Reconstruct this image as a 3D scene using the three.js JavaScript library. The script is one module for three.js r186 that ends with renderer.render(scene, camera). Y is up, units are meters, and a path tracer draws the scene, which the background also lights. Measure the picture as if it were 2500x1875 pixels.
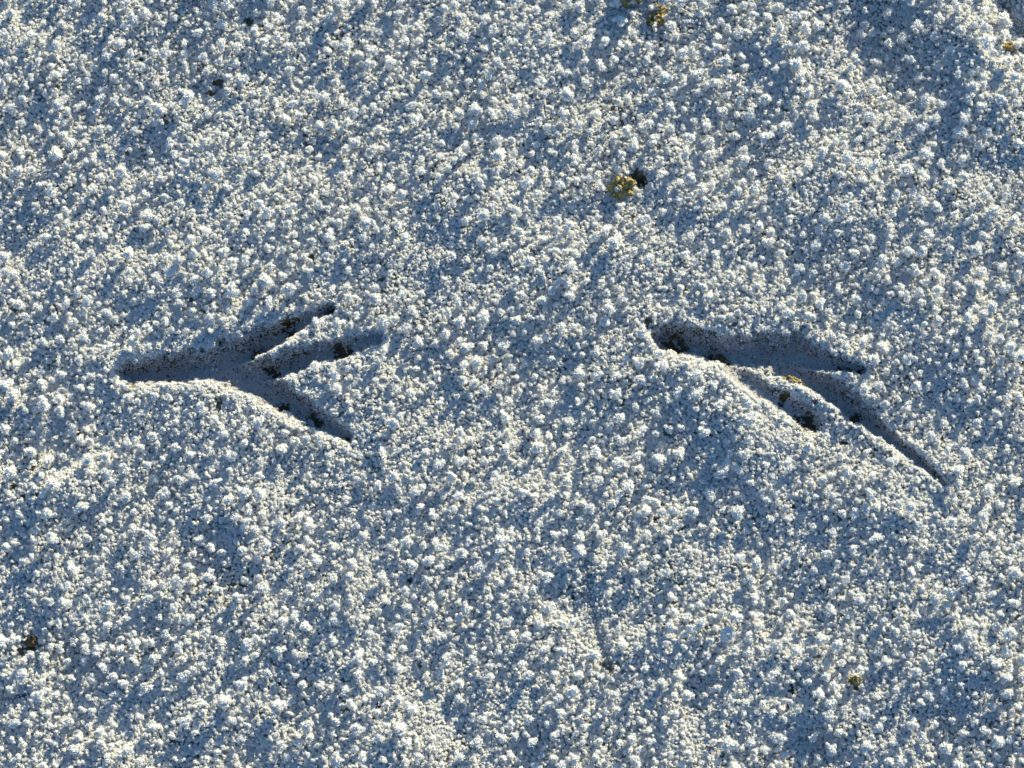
import * as THREE from 'three';
import { ImprovedNoise } from 'three/addons/math/ImprovedNoise.js';
import { mergeGeometries } from 'three/addons/utils/BufferGeometryUtils.js';

// ------------------------------------------------------------------ camera, sky, sun, exposure
const MM = 0.001, DEG = Math.PI / 180;
const scene = new THREE.Scene();
const CAM_DIST = 0.85, TILT = 14 * DEG;                  // a hand-held look down at the ground
const HALF_W = 0.125, HALF_H = HALF_W * 0.75;            // half of the 25 cm of ground in view
const camera = new THREE.PerspectiveCamera(2 * Math.atan(HALF_H / CAM_DIST) / DEG, 4 / 3, 0.02, 400);
camera.position.set(0, CAM_DIST * Math.cos(TILT), CAM_DIST * Math.sin(TILT));
camera.lookAt(0, 0, 0);
scene.add(camera);

const SUN_EL = 19 * DEG, SUN_AZ = 32 * DEG;              // low sun, behind the top right corner
const toSun = new THREE.Vector3(Math.sin(SUN_AZ) * Math.cos(SUN_EL), Math.sin(SUN_EL), -Math.cos(SUN_AZ) * Math.cos(SUN_EL));
const sun = new THREE.DirectionalLight(new THREE.Color().setRGB(1.0, 0.87, 0.56), 4.5);
sun.name = 'sun';
sun.position.copy(toSun).multiplyScalar(2);
sun.castShadow = true;
sun.shadow.mapSize.set(4096, 4096);
sun.shadow.radius = 1.2;
Object.assign(sun.shadow.camera, { left: -0.3, right: 0.3, top: 0.3, bottom: -0.3, near: 0.5, far: 4 });
scene.add(sun, sun.target);

{ // clear winter sky: deep blue overhead, paler low down, warm round the sun
  const W = 256, H = 128, px = new Float32Array(W * H * 4), d = new THREE.Vector3();
  for (let j = 0; j < H; j++) for (let i = 0; i < W; i++) {
    const el = ((j + 0.5) / H - 0.5) * Math.PI, az = ((i + 0.5) / W - 0.5) * 2 * Math.PI;
    d.set(Math.cos(el) * Math.cos(az), Math.sin(el), Math.cos(el) * Math.sin(az));
    const k = Math.pow(1 - Math.max(0, d.y), 2.4), g = Math.exp((d.dot(toSun) - 1) * 7);
    const c = [0.026 + 0.080 * k + 0.20 * g, 0.092 + 0.108 * k + 0.16 * g, 0.204 + 0.108 * k + 0.08 * g];
    px.set([...c, 1], (j * W + i) * 4);
  }
  const sky = new THREE.DataTexture(px, W, H, THREE.RGBAFormat, THREE.FloatType);
  sky.mapping = THREE.EquirectangularReflectionMapping; sky.magFilter = sky.minFilter = THREE.LinearFilter; sky.needsUpdate = true;
  scene.background = sky; scene.environment = sky;
}
const renderer = new THREE.WebGLRenderer({ antialias: true });
renderer.toneMapping = THREE.LinearToneMapping;
renderer.toneMappingExposure = 2.4;
renderer.shadowMap.enabled = true;

// ------------------------------------------------------------------ helpers
function rng(seed) { let a = seed >>> 0; return () => { a = (a + 0x6d2b79f5) | 0; let t = Math.imul(a ^ (a >>> 15), 1 | a); t = (t + Math.imul(t ^ (t >>> 7), 61 | t)) ^ t; return ((t ^ (t >>> 14)) >>> 0) / 4294967296; }; }
const R = rng(20417);
const perlin = new ImprovedNoise();
const noise = (x, z, s, o = 0) => perlin.noise(x / s + 17.3 + o, o * 3.7 + 0.5, z / s - 5.1 + o);
const sstep = (a, b, x) => { const t = Math.min(1, Math.max(0, (x - a) / (b - a))); return t * t * (3 - 2 * t); };
const lerp = (a, b, t) => a + (b - a) * t;
const PXMM = 0.1;                                         // one photo pixel is about 0.1 mm of ground
const toGround = (() => {                                 // a spot of the photograph (2500 x 1875) on the mean ground plane, in mm
  const e = camera.matrixWorld; camera.updateMatrixWorld(true);
  const ax = new THREE.Vector3(), ay = new THREE.Vector3(), az = new THREE.Vector3(); e.extractBasis(ax, ay, az);
  return (u, v) => {
    const q = new THREE.Vector3().addScaledVector(ax, (u / 1250 - 1) * HALF_W / CAM_DIST).addScaledVector(ay, (1 - v / 937.5) * HALF_H / CAM_DIST).sub(az);
    const t = -camera.position.y / q.y;
    return [(camera.position.x + q.x * t) / MM, (camera.position.z + q.z * t) / MM];
  };
})();

// ------------------------------------------------------------------ the lie of the land, in mm
// footprints: every toe is a line of [u, v, half width px, depth mm]
const PRINTS = [
  { toes: [
    ['hind_toe_impression', [[318, 912, 26, 3.4], [420, 900, 34, 4.2], [540, 893, 44, 4.6], [600, 905, 40, 4.2]]],
    ['inner_toe_impression', [[545, 878, 36, 4.4], [640, 832, 30, 4.2], [712, 793, 24, 3.4], [765, 770, 14, 1.6], [806, 750, 12, 1.8]]],
    ['middle_toe_impression', [[590, 910, 34, 4.2], [680, 893, 28, 3.6], [770, 866, 26, 3.2], [850, 846, 22, 2.6], [920, 828, 16, 1.2]]],
    ['outer_toe_impression', [[580, 912, 44, 4.4], [668, 958, 34, 3.8], [762, 1015, 26, 3.0], [850, 1066, 14, 1.5]]],
  ] },
  { toes: [
    ['hind_toe_impression', [[1625, 822, 34, 3.8], [1690, 838, 34, 3.6], [1760, 858, 28, 3.6], [1850, 862, 44, 4.4]]],
    ['inner_toe_impression', [[1850, 858, 46, 4.6], [1930, 862, 48, 4.8], [2000, 880, 30, 3.4], [2075, 897, 15, 1.8], [2110, 905, 9, 1.2]]],
    ['middle_toe_impression', [[1910, 885, 40, 4.6], [1985, 925, 30, 3.8], [2060, 978, 32, 3.6], [2120, 1026, 24, 2.6], [2190, 1082, 17, 1.9], [2260, 1140, 15, 1.6], [2305, 1185, 9, 0.8]]],
    ['outer_toe_impression', [[1790, 905, 26, 1.9], [1850, 950, 26, 1.7], [1910, 985, 27, 1.6], [1975, 1022, 28, 1.6]]],
  ] },
];
const toes = [];
PRINTS.forEach((p, pi) => p.toes.forEach(([name, line]) => {
  toes.push({ print: pi, name, line: line.map(([u, v, w, d]) => [...toGround(u, v), w * PXMM, d]) });
}));
// other grooves, not footprints: [u, v, half width px, depth mm] lines
const GROOVES = [
  [[2440, -60, 70, 4.5], [2470, 30, 62, 4.2], [2540, 110, 60, 4]],
  [[1430, 1370, 40, 0.5], [1442, 1460, 62, 1.9], [1462, 1560, 56, 1.5], [1490, 1640, 34, 1.2]],
  [[1552, 428, 15, 2.2], [1566, 438, 17, 3.2]],
  [[-60, 1700, 40, 3], [30, 1706, 30, 2.2], [90, 1690, 16, 1]],
].map(l => l.map(([u, v, w, d]) => [...toGround(u, v), w * PXMM, d]));
function alongLine(line, x, z) {                          // [distance / half width, depth] of the best segment
  let q = 1e9, dep = 0;
  for (let i = 0; i + 1 < line.length; i++) {
    const a = line[i], b = line[i + 1], dx = b[0] - a[0], dz = b[1] - a[1];
    const t = Math.min(1, Math.max(0, ((x - a[0]) * dx + (z - a[1]) * dz) / (dx * dx + dz * dz)));
    const d = Math.hypot(x - a[0] - dx * t, z - a[1] - dz * t) / lerp(a[2], b[2], t);
    if (d < q) { q = d; dep = lerp(a[3], b[3], t); }
  }
  return [q, dep];
}
// hollows (-) and swells (+): u, v, radius px, height mm
const MOUNDS = [
  [2225, 85, 125, -3.0], [2160, 10, 80, -1.6], [2370, 120, 60, 1.3], [2440, 215, 60, 1.2], [1500, 150, 45, -1.3], [887, 113, 60, -1.3], [531, 215, 34, -1.6], [497, 285, 30, -1.2],
  [367, 361, 50, -1.5], [170, 355, 45, -1.1], [56, 565, 70, -1.5], [407, 1163, 70, -2.0], [508, 1300, 60, -1.0], [170, 1067, 60, -1.2], [752, 1660, 60, -1.6], [593, 1406, 50, -1.0],
  [198, 1585, 60, -1.3], [622, 1818, 60, -1.4], [1164, 1785, 60, -1.2], [1600, 1470, 60, -1.1], [1758, 1640, 70, -1.7], [2040, 1785, 80, -1.7], [2323, 1745, 80, -1.4], [1560, 1790, 70, -1.4],
  [2465, 1820, 60, -1.4], [2040, 282, 50, -1.2], [1843, 130, 40, -0.9], [620, 700, 40, -0.9], [1000, 870, 45, -0.9], [1330, 690, 40, -0.6], [1880, 1440, 60, -1.0], [2450, 620, 50, -1.0],
  [40, 20, 120, 1.8], [300, 10, 90, 1.2], [978, 560, 70, 1.3], [588, 765, 55, 1.0], [282, 880, 60, 1.0], [2098, 475, 70, 1.5], [1928, 460, 50, 0.9], [1346, 640, 60, 1.0], [2408, 790, 60, 0.9],
  [198, 1150, 80, 1.7], [90, 1180, 60, 0.9], [450, 985, 60, 1.3], [640, 1035, 60, 1.1], [186, 1430, 90, 1.3], [1017, 1150, 60, 1.2], [497, 1740, 60, 1.3], [282, 1840, 70, 1.3], [110, 1630, 50, 1.4],
  [1700, 925, 60, 1.2], [1830, 985, 60, 1.3], [1930, 1060, 55, 1.0], [2154, 1175, 75, 1.4], [2240, 1250, 60, 0.9], [1645, 1540, 70, 1.1], [2380, 1540, 90, 1.3], [1870, 1450, 30, 0.5], [2020, 1720, 45, 1.2],
  [1530, 1180, 50, 0.8], [850, 1450, 60, 0.9], [1380, 1230, 50, 0.8], [2350, 1340, 60, 0.9], [1200, 400, 60, 0.9], [760, 230, 50, 0.8],
].map(([u, v, r, h]) => [...toGround(u - 0.35 * r, v + 0.55 * r), r * PXMM, h]);   // the lit or shaded flank is what was measured
// loose ridges of pushed-up frost: lines of [u, v, half width px, height mm]
const RIDGES = [
  [[612, 884, 9, 0.7], [660, 866, 15, 1.7], [722, 838, 14, 1.4]], [[395, 952, 30, 0.6], [470, 950, 32, 1.0], [600, 985, 30, 1.0], [740, 1050, 26, 0.8]],
  [[1610, 892, 26, 0.6], [1735, 915, 30, 1.0], [1850, 968, 26, 1.1], [1960, 1048, 24, 0.8]], [[1935, 955, 16, 1.0], [2010, 985, 20, 1.2], [2080, 1035, 20, 1.1], [2230, 1155, 30, 0.9]],
  [[2345, 40, 22, 1.2], [2390, 130, 26, 1.5], [2500, 235, 28, 1.4]], [[200, 862, 40, 0.8], [330, 850, 26, 0.8], [500, 800, 40, 0.7]],
].map(l => l.map(([u, v, w, d]) => [...toGround(u, v), w * PXMM, d]));
function ridge(x, z) { let h = 0; for (const l of RIDGES) { const [q, a] = alongLine(l, x, z); if (q < 2.4) h = Math.max(h, a * Math.exp(-q * q)); } return h; }
function prints(x, z) {                                   // the deepest toe at a place
  const wob = 1 + 0.34 * noise(x, z, 5.2, 4) + 0.30 * noise(x, z, 2.1, 9) + 0.2 * noise(x, z, 0.95, 10);
  let cut = 0, who = -1, q = 9;
  for (let i = 0; i < toes.length; i++) {
    const [d, dep] = alongLine(toes[i].line, x, z), dd = d * wob;
    if (dd < q) q = dd;
    const c = 1.55 * dep * (1 - sstep(0.25, 1.35, dd));
    if (c > cut) { cut = c; who = i; }
  }
  let gq = 9;
  for (const l of GROOVES) { const [d, dep] = alongLine(l, x, z), dd = d * wob; gq = Math.min(gq, dd); cut = Math.max(cut, dep * (1 - sstep(0.0, 1.6, dd))); }
  return { cut, who: cut > 0.5 ? who : -1, q, gq };
}
function land(x, z) {                                     // frozen mud without the prints
  const r = Math.hypot(x, z), near = 1 - sstep(400, 1500, r);
  let h = (2.3 * noise(x, z, 46, 1) + 1.9 * noise(x, z, 19, 2) + 0.8 * noise(x, z, 8.5, 3)) * near + 14 * noise(x, z, 420, 5) * sstep(180, 1200, r);
  if (r < 260) for (const [mx, mz, s, a] of MOUNDS) { const d2 = ((x - mx) ** 2 + (z - mz) ** 2) / (s * s); if (d2 < 9) h += 1.6 * a * Math.exp(-d2); }
  return h;
}
// places without frost, [u, v, radius px]: bare mud in the prints and gaps between the grains
const BARE = [
  [1646, 838, 36], [1662, 826, 22], [1740, 868, 20], [1765, 874, 20], [705, 800, 20], [700, 782, 14], [628, 848, 18], [617, 862, 13], [798, 757, 14], [810, 752, 10], [668, 900, 16], [655, 893, 12], [832, 857, 24], [850, 850, 14],
  [682, 988, 15], [697, 985, 11], [766, 1020, 22], [328, 941, 12], [412, 924, 8], [1973, 1030, 36], [1952, 1018, 20], [2090, 1012, 16], [2098, 906, 12], [2074, 902, 10], [2055, 893, 9], [1915, 968, 15], [1908, 985, 9], [1565, 432, 20], [1550, 422, 16], [1573, 446, 13], [1560, 452, 14], [2065, 1080, 10],
  [608, 52, 14], [531, 203, 15], [515, 225, 10], [497, 277, 12], [763, 627, 11], [927, 686, 12], [34, 751, 14], [1487, 1632, 14], [1475, 1625, 9], [1933, 1690, 7], [1928, 1705, 8], [1936, 1678, 7], [1922, 1722, 6], [35, 1192, 11], [92, 1212, 11], [60, 1215, 9], [350, 130, 9], [345, 150, 8], [98, 238, 9], [484, 1432, 9],
  [541, 984, 11], [536, 1000, 9], [845, 1072, 13], [1582, 785, 9], [1580, 800, 8], [72, 1575, 22], [50, 1590, 12], [2090, 1680, 10], [1600, 48, 18], [2460, 118, 14], [1000, 1420, 8], [1600, 1265, 8], [1940, 1236, 8], [1130, 1230, 8], [2250, 400, 9], [1790, 320, 9], [1990, 520, 8], [1840, 1265, 9],
].map(([u, v, r]) => [...toGround(u, v), r * PXMM]);
function bare(x, z) {
  let b = 0;
  for (const [bx, bz, r] of BARE) { const dx = x - bx, dz = z - bz; if (Math.abs(dx) < 2.2 * r && Math.abs(dz) < 2.2 * r) b = Math.max(b, 1 - sstep(0.35, 1.45, Math.hypot(dx, dz) / r + 0.55 * noise(x, z, 1.9, 14) + 0.4 * noise(x, z, 0.8, 15))); }
  return b;
}
function surface(x, z) {
  const p = Math.hypot(x, z) < 240 ? prints(x, z) : { cut: 0, who: -1, q: 9, gq: 9 };
  const q = Math.min(p.q, p.gq * 2.2 + 0.9);
  const rim = 0.45 * Math.exp(-(((q - 1.6) / 0.55) ** 2));
  const crumb = sstep(0.8, 1.2, q) * (1 - sstep(2.0, 3.0, q));            // the pushed-up edge is lumpy
  const grain = (0.22 + 0.5 * crumb) * noise(x, z, 2.4, 7) + (0.12 + 0.2 * crumb) * noise(x, z, 1.0, 8) + 0.7 * crumb * noise(x, z, 4.3, 12);
  return { y: land(x, z) - p.cut + rim + grain + (p.q < 9 || p.gq < 9 ? ridge(x, z) : 0) - (Math.hypot(x, z) < 200 ? 0.8 * bare(x, z) : 0), p, q };
}

// ------------------------------------------------------------------ materials
function noiseTexture(size, fn, srgb) {
  const a = new Uint8Array(size * size * 4);
  for (let j = 0; j < size; j++) for (let i = 0; i < size; i++) { const c = fn(i / size, j / size); a.set([c[0] * 255, c[1] * 255, c[2] * 255, 255], (j * size + i) * 4); }
  const t = new THREE.DataTexture(a, size, size); t.wrapS = t.wrapT = THREE.RepeatWrapping; t.magFilter = THREE.LinearFilter; t.minFilter = THREE.LinearMipmapLinearFilter; t.generateMipmaps = true;
  if (srgb) t.colorSpace = THREE.SRGBColorSpace; t.needsUpdate = true; return t;
}
const tile = (u, v, f, o) => {                             // noise that repeats over 0..1
  const n = (a, b) => perlin.noise(a * f + o, b * f - o, o * 1.3), s = sstep(0, 1, u), t = sstep(0, 1, v);
  return lerp(lerp(n(u, v), n(u - 1, v), s), lerp(n(u, v - 1), n(u - 1, v - 1), s), t);
};
const mudTex = noiseTexture(512, (u, v) => {
  const a = 0.5 + 0.5 * tile(u, v, 14, 3) + 0.35 * tile(u, v, 42, 6) + 0.25 * tile(u, v, 110, 2), b = 0.5 + 0.6 * tile(u, v, 8, 11);
  const k = Math.min(1, Math.max(0, a)), w = Math.min(1, Math.max(0, b));
  return [lerp(0.17, 0.44, k), lerp(lerp(0.14, 0.15, w), lerp(0.35, 0.38, w), k), lerp(0.105, lerp(0.21, 0.27, w), k)];
}, true);
mudTex.repeat.set(1 / 0.03, 1 / 0.03);
const mudMat = new THREE.MeshStandardMaterial({ name: 'rime_dusted_mud', vertexColors: true, roughness: 0.9 });
const frostMat = new THREE.MeshPhysicalMaterial({ name: 'frost', color: new THREE.Color().setRGB(0.90, 0.915, 0.93), roughness: 1, transmission: 0.42, thickness: 0, ior: 1.31 });
const rimeMat = new THREE.MeshPhysicalMaterial({ name: 'clear_pressed_rime', color: new THREE.Color().setRGB(0.91, 0.915, 0.93), roughness: 0.35, transmission: 0.74, thickness: 0, ior: 1.31 });
const wetMudMat = new THREE.MeshStandardMaterial({ name: 'wet_pressed_mud', map: mudTex, color: new THREE.Color().setRGB(0.95, 0.92, 0.9), roughness: 0.7 });
const glintMat = new THREE.MeshPhysicalMaterial({ name: 'clear_ice_facet', color: new THREE.Color().setRGB(0.90, 0.92, 0.94), roughness: 0.12, ior: 1.31, clearcoat: 1, clearcoatRoughness: 0.1 });
const fieldTex = noiseTexture(512, (u, v) => {
  const k = Math.min(1, Math.max(0, 0.55 + 0.6 * tile(u, v, 20, 5) + 0.5 * tile(u, v, 60, 8) + 0.4 * tile(u, v, 150, 1)));
  return [lerp(0.36, 0.78, k), lerp(0.36, 0.79, k), lerp(0.37, 0.82, k)];
}, true);
fieldTex.repeat.set(1 / 0.09, 1 / 0.09);
const fieldMat = new THREE.MeshStandardMaterial({ name: 'frosted_field', map: fieldTex, bumpMap: fieldTex, bumpScale: 0.003, roughness: 0.95 });
const shade = o => { o.traverse(m => { if (m.isMesh) { m.castShadow = true; m.receiveShadow = true; } }); return o; };

// ------------------------------------------------------------------ the ground sheet: fine in view, coarse to the horizon
const X0 = 150, Z0 = 135, STEP = 0.55, FAR = 120000;
function gridLines(half) {
  const a = []; for (let x = -half; x <= half + 1e-6; x += STEP) a.push(x);
  const out = []; let s = STEP, x = a[a.length - 1]; while (x < FAR) { s *= 1.16; x += s; out.push(x); }
  return [...out.map(v => -v).reverse(), ...a, ...out];
}
const gx = gridLines(X0), gz = gridLines(Z0), NX = gx.length, NZ = gz.length;
const gy = new Float32Array(NX * NZ), gWho = new Int8Array(NX * NZ).fill(-1), gQ = new Float32Array(NX * NZ).fill(9);
for (let j = 0; j < NZ; j++) for (let i = 0; i < NX; i++) {
  const s = surface(gx[i], gz[j]), k = j * NX + i;
  gy[k] = s.y; gWho[k] = s.p.who; gQ[k] = s.q;
}
const FROSTED = 310;                                      // mm: beyond this the frost is a property of the field itself
const gn = new Float32Array(NX * NZ * 3);
for (let j = 0; j < NZ; j++) for (let i = 0; i < NX; i++) {
  const i0 = Math.max(0, i - 1), i1 = Math.min(NX - 1, i + 1), j0 = Math.max(0, j - 1), j1 = Math.min(NZ - 1, j + 1);
  const sx = (gy[j * NX + i1] - gy[j * NX + i0]) / (gx[i1] - gx[i0]), sz = (gy[j1 * NX + i] - gy[j0 * NX + i]) / (gz[j1] - gz[j0]), l = Math.hypot(sx, 1, sz);
  gn.set([-sx / l, 1 / l, -sz / l], (j * NX + i) * 3);
}
const cells = { ground: [], field: [] }; toes.forEach((t, i) => { cells[i] = []; });
for (let j = 0; j + 1 < NZ; j++) for (let i = 0; i + 1 < NX; i++) {
  const k = j * NX + i, who = gWho[k];
  if (who >= 0) cells[who].push(k);
  else if (Math.max(Math.abs(gx[i]), Math.abs(gx[i + 1]), Math.abs(gz[j]), Math.abs(gz[j + 1])) > FROSTED) cells.field.push(k);
  else cells.ground.push(k);
}
function rimeColour(x, z) {                               // mud with a broken skin of rime: white where it is whole, brown where it is thin or missing
  const n = 0.5 + 0.5 * noise(x, z, 1.1, 61) + 0.5 * noise(x, z, 2.9, 62) + 0.45 * noise(x, z, 9, 63);
  const k = sstep(0.10, 0.55, n) * (1 - bare(x, z)), m = 0.85 + 0.5 * noise(x, z, 1.4, 64) + 0.3 * noise(x, z, 0.9, 65);
  return [lerp(0.115 * m, 0.30, k), lerp(0.092 * m, 0.305, k), lerp(0.052 * m, 0.31, k)];
}
function sheet(list, origin = [0, 0, 0], dusted = false) {                // a piece of the ground grid as a geometry
  const id = new Map(), pos = [], nor = [], uv = [], col = [], idx = [];
  const at = k => {
    if (!id.has(k)) { const i = k % NX, j = (k - i) / NX; id.set(k, id.size); pos.push((gx[i] - origin[0]) * MM, (gy[k] - origin[1]) * MM, (gz[j] - origin[2]) * MM); nor.push(gn[k * 3], gn[k * 3 + 1], gn[k * 3 + 2]); uv.push(gx[i] * MM, gz[j] * MM); col.push(...rimeColour(gx[i], gz[j])); }
    return id.get(k);
  };
  for (const k of list) { const a = at(k), b = at(k + 1), c = at(k + NX), d = at(k + NX + 1); idx.push(a, c, b, b, c, d); }
  const g = new THREE.BufferGeometry();
  g.setAttribute('position', new THREE.Float32BufferAttribute(pos, 3)); g.setAttribute('normal', new THREE.Float32BufferAttribute(nor, 3)); g.setAttribute('uv', new THREE.Float32BufferAttribute(uv, 2)); if (dusted) g.setAttribute('color', new THREE.Float32BufferAttribute(col, 3)); g.setIndex(idx);
  return g;
}
const ground = new THREE.Mesh(sheet(cells.ground, [0, 0, 0], true), mudMat); ground.name = 'ground';
ground.userData = { kind: 'structure', label: 'frozen brown mud covered with coarse white hoarfrost', category: 'ground' };
const field = new THREE.Mesh(sheet(cells.field), fieldMat); field.name = 'frosted_field';
field.userData = { kind: 'structure', label: 'frosted open ground beyond the photographed patch', category: 'ground' };
scene.add(shade(ground), shade(field));

const bilinear = (x, z) => {                              // height of the built sheet inside the fine part
  const s = surface(x, z); return s;
};

// ------------------------------------------------------------------ frost grains
function crystal(r, len, wid, dir, base) {                // a stubby ice needle: stretched, slightly skewed octahedron
  const g = new THREE.OctahedronGeometry(1, 0); g.deleteAttribute('normal'); g.deleteAttribute('uv');
  const m = new THREE.Matrix4().compose(base, new THREE.Quaternion().setFromUnitVectors(new THREE.Vector3(0, 1, 0), dir).multiply(new THREE.Quaternion().setFromAxisAngle(new THREE.Vector3(0, 1, 0), r() * 6.3)), new THREE.Vector3(wid, len, wid * (0.45 + 0.5 * r())));
  return g.applyMatrix4(m);
}
function randomDir(r, up = -1) { let v; do { v = new THREE.Vector3(r() * 2 - 1, r() * 2 - 1, r() * 2 - 1); } while (v.lengthSq() > 1 || v.lengthSq() < 0.01); v.normalize(); if (v.y < up) v.y = -v.y * 0.5; return v.normalize(); }
function makeClump(seed, lobes, perLobe) {                // a cauliflower of ice needles about one unit in radius
  const r = rng(seed), parts = [];
  for (let i = 0; i < lobes; i++) {
    const a = (i / lobes) * 6.28 + r() * 0.9, d = lobes === 1 ? 0 : 0.22 + 0.42 * r(), lr = lobes === 1 ? 0.72 : 0.31 + 0.25 * r();
    const c = i === 0 && lobes > 1 ? new THREE.Vector3((r() - 0.5) * 0.3, 0.30 + 0.2 * r(), (r() - 0.5) * 0.3) : new THREE.Vector3(Math.cos(a) * d, (r() - 0.45) * 0.5, Math.sin(a) * d);
    const core = new THREE.IcosahedronGeometry(lr * 0.62, 1); core.deleteAttribute('normal'); core.deleteAttribute('uv');
    const p = core.attributes.position;
    for (let k = 0; k < p.count; k++) { const x = p.getX(k), y = p.getY(k), z = p.getZ(k), f = 1 + 0.22 * perlin.noise(x * 5 / lr + seed, y * 5 / lr, z * 5 / lr); p.setXYZ(k, x * f + c.x, y * f + c.y, z * f + c.z); }
    parts.push(core);
    for (let k = 0; k < perLobe; k++) {
      const dir = randomDir(r, -0.35), b = dir.clone().multiplyScalar(lr * (0.62 + 0.2 * r())).add(c);
      const tip = dir.clone().addScaledVector(randomDir(r), 0.75).normalize();
      parts.push(crystal(r, lr * (0.30 + 0.34 * r()), lr * (0.10 + 0.11 * r()), tip, b));
    }
  }
  const flat = parts.map(g => g.index ? g.toNonIndexed() : g);
  return mergeGeometries(flat);
}
const CLUMPS = Array.from({ length: 12 }, (_, i) => makeClump(101 + i * 7, 3 + (i % 5), 38));
const GRAINS = Array.from({ length: 5 }, (_, i) => makeClump(501 + i * 11, 1, 44));
const SHARDS = Array.from({ length: 4 }, (_, i) => {      // fine rime: a sprig of few needles
  const r = rng(900 + i), parts = [];
  for (let k = 0; k < 9; k++) { const d = randomDir(r, -0.2); parts.push(crystal(r, 0.45 + 0.45 * r(), 0.22 + 0.16 * r(), d, d.clone().multiplyScalar(0.35 * r()))); }
  return mergeGeometries(parts);
});

const inView = (x, y, z, pad = 0) => { const v = new THREE.Vector3(x * MM, y * MM, z * MM).project(camera); return Math.abs(v.x) < 1 + pad && Math.abs(v.y) < 1 + pad; };

const kept = [];                                          // every grain: kind, variant, place, size
const hash = new Map(), HC = 2.0, hk = (i, j) => i * 4096 + j;
function blocked(x, z, r, f) {
  const ci = Math.floor(x / HC), cj = Math.floor(z / HC), n = Math.ceil((r + 2.2) / HC);
  for (let i = ci - n; i <= ci + n; i++) for (let j = cj - n; j <= cj + n; j++) { const l = hash.get(hk(i + 2000, j + 2000)); if (l) for (const o of l) { const d = (r + o[2]) * f; if ((o[0] - x) ** 2 + (o[1] - z) ** 2 < d * d) return true; } }
  return false;
}
const remember = (x, z, r) => { const k = hk(Math.floor(x / HC) + 2000, Math.floor(z / HC) + 2000); if (!hash.has(k)) hash.set(k, []); hash.get(k).push([x, z, r]); };
function scatter(n, hx, hz, holeX, holeZ, r0, r1, pow, f, kind, lift, sink, keep, tall) {
  for (let k = 0; k < n; k++) {
    const x = (R() * 2 - 1) * hx, z = (R() * 2 - 1) * hz, big = (r0 + (r1 - r0) * Math.pow(R(), pow)) * (kind === 'shard' ? 1 : 1.06 + 0.22 * noise(x, z, 24, 51)), pick = R(), l = R();
    if (Math.abs(x) < holeX && Math.abs(z) < holeZ) continue;
    if (f > 0 && blocked(x, z, big * 0.4, f)) continue;
    const s = surface(x, z), r = kind === 'shard' ? big : big * lerp(0.62, 1, sstep(0.9, 2.0, s.q));   // the frost is finer where the foot pressed it
    if (pick > keep(x, z, s) || (f > 0 && blocked(x, z, r, f))) continue;
    if (bare(x, z) > R() * 0.9 + 0.08) continue;
    if (f > 0) remember(x, z, r);
    const y = s.y + r * sink + lift * l * l * (r / big);
    kept.push({ kind, x, z, y, r, who: s.p.who });
    if (tall) kept.push({ kind: 'grain', x: x + (R() - 0.5) * r * 0.5, z: z + (R() - 0.5) * r * 0.5, y: (s.y + y) / 2 - r * 0.25, r: r * 0.7, who: s.p.who });   // the stem that carries it
  }
}
const open = q => sstep(1.02, 1.5, q);                    // no coarse clumps in the pressed prints
const patch = (x, z) => 0.5 + 0.9 * noise(x, z, 11, 21) + 0.7 * noise(x, z, 4.5, 23);
// coarse clumps, largest first, then the grains between them, then the fine rime
scatter(14500, 150, 135, 0, 0, 0.95, 2.0, 1.7, 0.74, 'clump', 1.8, 1.5, (x, z, s) => open(s.q * 0.8) * Math.min(0.95, Math.max(0.15, 0.35 + 0.5 * patch(x, z))), 1);
scatter(60000, 150, 135, 0, 0, 0.62, 1.0, 1.2, 0.66, 'clump', 0.7, 0.3, (x, z, s) => sstep(0.8, 1.5, s.q) * Math.min(1, 0.55 + 0.45 * patch(x, z)));
scatter(1600, 110, 40, 0, 0, 0.5, 1.0, 1.2, 0.6, 'clump', 0.5, 0.5, (x, z, s) => s.q < 1.1 ? 0.5 : 0);
scatter(180000, 150, 135, 0, 0, 0.42, 0.66, 1, 0.52, 'grain', 0.5, 0.25, (x, z, s) => sstep(0.6, 1.2, s.q) * Math.min(1, 0.8 + 0.5 * patch(x, z)));
scatter(240000, 136, 122, 0, 0, 0.36, 0.62, 1, 0, 'grain', 0.2, 0.05, (x, z, s) => sstep(0.9, 1.5, s.q) * (0.9 + 0.8 * noise(x, z, 5, 33)));
for (let k = 0; k < 4; k++) scatter(115000, 112, 42, 0, 0, 0.20, 0.60, 1.4, 0, 'shard', 0.4, 0.2, (x, z, s) => s.q < 1.05 ? 1 + 0.7 * noise(x, z, 2.5, 41) : s.q < 1.35 ? 0.8 : s.q < 1.8 ? 0.25 : 0.01);
// the same frost goes on round the picture
scatter(110000, FROSTED, FROSTED, 150, 135, 0.8, 1.8, 1.6, 0.70, 'clump', 1.6, 0.9, () => 0.8);
scatter(260000, FROSTED, FROSTED, 150, 135, 0.5, 0.9, 1, 0, 'grain', 0.5, 0.2, () => 0.85);

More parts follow.
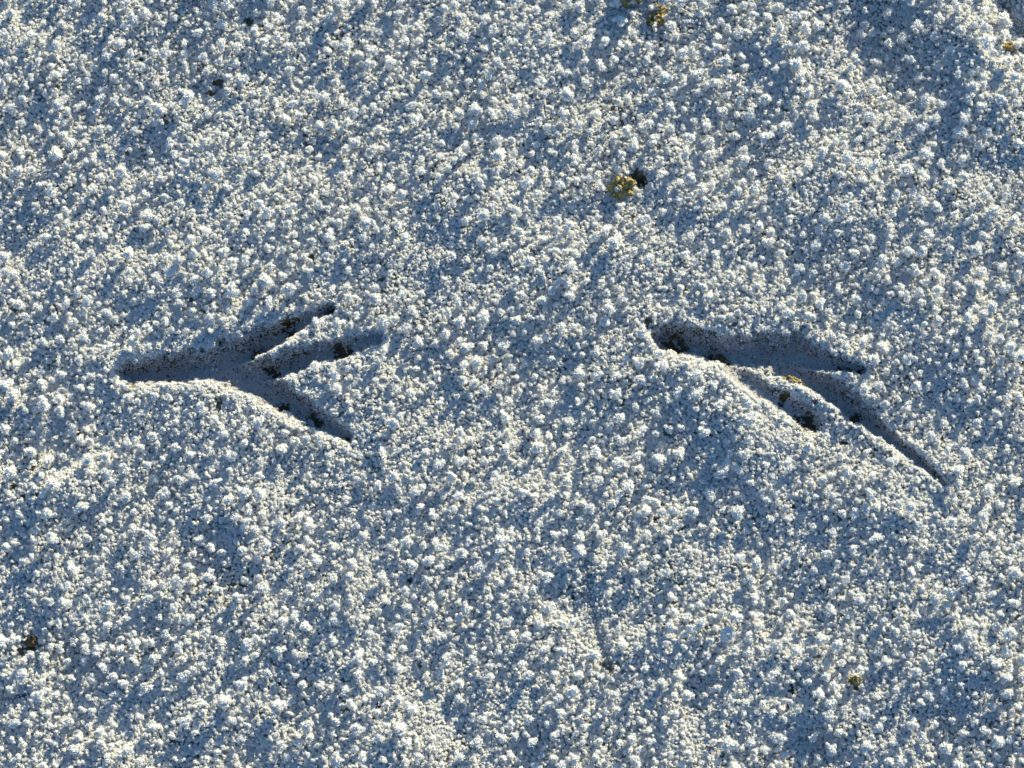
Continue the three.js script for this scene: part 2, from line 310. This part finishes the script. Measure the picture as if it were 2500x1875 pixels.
const Q = new THREE.Quaternion(), E = new THREE.Euler(), S = new THREE.Vector3(), V = new THREE.Vector3();
function placeOf(g, origin) {
  E.set((R() - 0.5) * 0.7, R() * 6.283, (R() - 0.5) * 0.7); Q.setFromEuler(E);
  S.set(g.r * (0.8 + 0.45 * R()), g.r * (0.75 + 0.5 * R()), g.r * (0.8 + 0.45 * R())).multiplyScalar(MM);
  V.set((g.x - origin[0]) * MM, (g.y - origin[1]) * MM, (g.z - origin[2]) * MM);
  return new THREE.Matrix4().compose(V, Q, S);
}
const SHAPES = { clump: CLUMPS, grain: GRAINS, shard: SHARDS };
function instances(parent, name, list, kind, origin, mat = frostMat) {
  const lots = SHAPES[kind].map(() => []);
  for (const g of list) lots[Math.floor(R() * lots.length)].push(g);
  lots.forEach((l, i) => {
    if (!l.length) return;
    const m = new THREE.InstancedMesh(SHAPES[kind][i], mat, l.length); m.name = name;
    l.forEach((g, k) => m.setMatrixAt(k, placeOf(g, origin)));
    m.userData = { kind: 'stuff' }; parent.add(shade(m));
  });
}
// the 300 largest clumps in view are single parts of the ground
const single = kept.filter(g => g.kind === 'clump' && g.who < 0 && inView(g.x, g.y, g.z, -0.01)).sort((a, b) => b.r - a.r).slice(0, 300);
const singles = new Set(single);
single.forEach((g, i) => {
  const m = new THREE.Mesh(CLUMPS[i % CLUMPS.length], frostMat); m.name = i ? 'frost_clump_' + String(i).padStart(3, '0') : 'frost_clump';
  placeOf(g, [0, 0, 0]).decompose(m.position, m.quaternion, m.scale); ground.add(shade(m));
});
const frost = new THREE.Group(); frost.name = 'hoarfrost'; scene.add(frost);
frost.userData = { kind: 'stuff', label: 'coarse white hoarfrost grains strewn all over the frozen mud', category: 'frost' };
for (const kind of ['clump', 'grain', 'shard']) instances(frost, 'frost_' + (kind === 'shard' ? 'needles' : kind + 's'), kept.filter(g => g.kind === kind && g.who < 0 && !singles.has(g)), kind, [0, 0, 0]);

// clear facets that glitter: small flat hexagonal plates on the grains
{
  const plate = new THREE.CylinderGeometry(1, 1, 0.3, 6, 1); plate.deleteAttribute('normal'); plate.deleteAttribute('uv');
  const seats = kept.filter(g => g.kind !== 'shard' && inView(g.x, g.y, g.z, 0.05)), m = new THREE.InstancedMesh(plate.toNonIndexed(), glintMat, 24000);
  const c = new THREE.Vector3(), mat = new THREE.Matrix4();
  for (let k = 0; k < 24000; k++) {
    const g = seats[Math.floor(R() * seats.length)], d = randomDir(R, 0);
    c.set(g.x + d.x * g.r * 0.92, g.y + d.y * g.r * 0.9, g.z + d.z * g.r * 0.92).multiplyScalar(MM);
    E.set(R() * 6.3, R() * 6.3, R() * 6.3); Q.setFromEuler(E); S.setScalar(MM * (0.10 + 0.13 * R()));
    m.setMatrixAt(k, mat.compose(c, Q, S));
  }
  m.name = 'ice_facets'; m.userData = { kind: 'stuff' }; frost.add(shade(m));
}

// ------------------------------------------------------------------ the two footprints
const PRINT_LABELS = ['three-toed bird footprint on the left, spread toes pointing right', 'three-toed bird footprint on the right, its long toes sloping down'];
PRINTS.forEach((p, pi) => {
  const mid = toGround(...[[560, 900], [1900, 890]][pi]), o = [mid[0], surface(...mid).y, mid[1]];
  const g = new THREE.Group(); g.name = pi ? 'bird_footprint_001' : 'bird_footprint';
  g.position.set(o[0] * MM, o[1] * MM, o[2] * MM); scene.add(g);
  g.userData = { label: PRINT_LABELS[pi], category: 'footprint', group: 'bird footprints pressed into the frosty mud' };
  toes.forEach((t, ti) => {
    if (t.print !== pi) return;
    const m = new THREE.Mesh(sheet(cells[ti], o), wetMudMat); m.name = t.name; g.add(shade(m));
    for (const kind of ['clump', 'grain', 'shard']) instances(m, 'frost_lining', kept.filter(k => k.who === ti && k.kind === kind), kind, o, kind === 'shard' ? rimeMat : frostMat);
  });
});

// ------------------------------------------------------------------ clods and stones
function lump(seed, sx, sy, sz, rough, detail = 5) {       // a crumbly lump about sx x sy x sz mm
  const g = new THREE.IcosahedronGeometry(1, detail); g.deleteAttribute('normal'); g.deleteAttribute('uv');
  const p = g.attributes.position, uv = [];
  for (let i = 0; i < p.count; i++) {
    let x = p.getX(i), y = p.getY(i), z = p.getZ(i);
    const n = rough * (0.55 * perlin.noise(x * 1.7 + seed, y * 1.7, z * 1.7 - seed) + 0.40 * perlin.noise(x * 4 - seed, y * 4 + seed, z * 4) - 0.55 * Math.abs(perlin.noise(x * 6.5, y * 6.5 + seed, z * 6.5)) + 0.16 * perlin.noise(x * 19, y * 19, z * 19 + seed));
    const f = Math.max(0.35, 1 + 1.25 * n); x *= f; y *= f; z *= f;
    p.setXYZ(i, x * sx * 0.5 * MM, y * sy * 0.5 * MM, z * sz * 0.5 * MM); uv.push(x * sx * MM + y * sy * MM, z * sz * MM + y * sy * 0.7 * MM);
  }
  g.setAttribute('uv', new THREE.Float32BufferAttribute(uv, 2));
  return g;
}
const clodTex = noiseTexture(256, (u, v) => {
  const k = Math.min(1, Math.max(0, 0.5 + 0.55 * tile(u, v, 12, 4) + 0.5 * tile(u, v, 34, 7) + 0.3 * tile(u, v, 80, 3)));
  return [lerp(0.25, 0.80, k), lerp(0.22, 0.71, k), lerp(0.13, 0.46, k)];
}, true);
clodTex.repeat.set(1 / 0.012, 1 / 0.012);
const clodMat = new THREE.MeshStandardMaterial({ name: 'dry_clay_crumb', map: clodTex, roughness: 0.95 });
const brownMat = new THREE.MeshStandardMaterial({ name: 'brown_pebble', map: mudTex, color: new THREE.Color().setRGB(1.15, 1.1, 0.95), roughness: 0.7 });
const iceMat = new THREE.MeshPhysicalMaterial({ name: 'clouded_ice', color: new THREE.Color().setRGB(0.62, 0.66, 0.70), roughness: 0.45, transmission: 0.25, thickness: 0, ior: 1.31 });
function clod(name, label, u, v, size, seed, rough, mat, turn, rise, frosted) {
  const [x, z] = toGround(u, v), y = surface(x, z).y;
  const o = new THREE.Mesh(lump(seed, ...size, rough), mat); o.name = name; scene.add(o);
  o.position.set(x * MM, (y + size[1] * rise) * MM, z * MM); o.rotation.y = turn;
  o.userData = { label, category: name.includes('pebble') ? 'pebble' : name.includes('ice') ? 'ice' : 'clod' };
  if (name.startsWith('clay_clod')) o.userData.group = 'clods of clay lying on the frost';
  for (let k = 0; k < (frosted || 0); k++) {               // grains of frost grown on the clod
    const a = R() * 6.28, rr = 0.42 * Math.sqrt(R()), m = new THREE.Mesh(GRAINS[k % GRAINS.length], frostMat); m.name = 'frost_grain';
    const s = (0.28 + 0.3 * R()) * MM;
    m.position.set(Math.cos(a) * rr * size[0] * MM, size[1] * 0.46 * (1 - rr * rr) * MM, Math.sin(a) * rr * size[2] * MM); m.scale.setScalar(s); m.rotation.y = a; o.add(m);
  }
  shade(o); return o;
}
clod('clay_clod', 'crumbly olive clod beside a dark hole, above the space between the footprints', 1520, 462, [6.4, 5.0, 5.0], 3.1, 0.75, clodMat, 0.2, 0.35);
clod('clay_clod_001', 'frost-speckled yellow clod just below the top edge of the picture', 1602, 40, [6.6, 4.6, 4.6], 7.7, 0.8, clodMat, 1.1, 0.3, 7);
clod('clay_clod_002', 'dark clod cut off by the top edge, casting a long blue shadow', 1540, -10, [7.4, 9.0, 6.0], 12.4, 0.7, clodMat, 0.5, 0.4);
clod('clay_clod_003', 'small pointed yellow clod near the top right corner', 2463, 115, [3.0, 4.6, 2.8], 21.9, 0.55, clodMat, 0.8, 0.35);
clod('clay_clod_004', 'frosted clod with a bright yellow ridge inside the right footprint', 1938, 934, [6.2, 3.4, 2.8], 31.2, 0.8, clodMat, -0.35, 0.3, 9);
clod('clay_clod_005', 'tiny flat yellow clod lying alone near the bottom right', 2083, 1667, [3.3, 2.4, 2.2], 44.5, 0.6, clodMat, 0.1, 1.0);
clod('pebble', 'rounded dark brown pebble near the left edge low in the picture', 78, 1563, [3.4, 3.0, 2.8], 52.3, 0.35, brownMat, 0.4, 0.3);
clod('pebble_001', 'grey-brown pebble in the hind toe of the right footprint', 1759, 868, [3.4, 2.4, 2.6], 63.8, 0.4, brownMat, 0.9, 0.3);
clod('ice_grain', 'small oval lump of ice in a bare ring in the left footprint', 756, 1021, [1.6, 1.4, 2.3], 71.1, 0.3, iceMat, 0.5, 0.3);

console.log('grains', kept.length, 'singles', single.length, 'grid', NX, NZ, 'toe cells', toes.map((t, i) => cells[i].length).join(' '));
renderer.render(scene, camera);
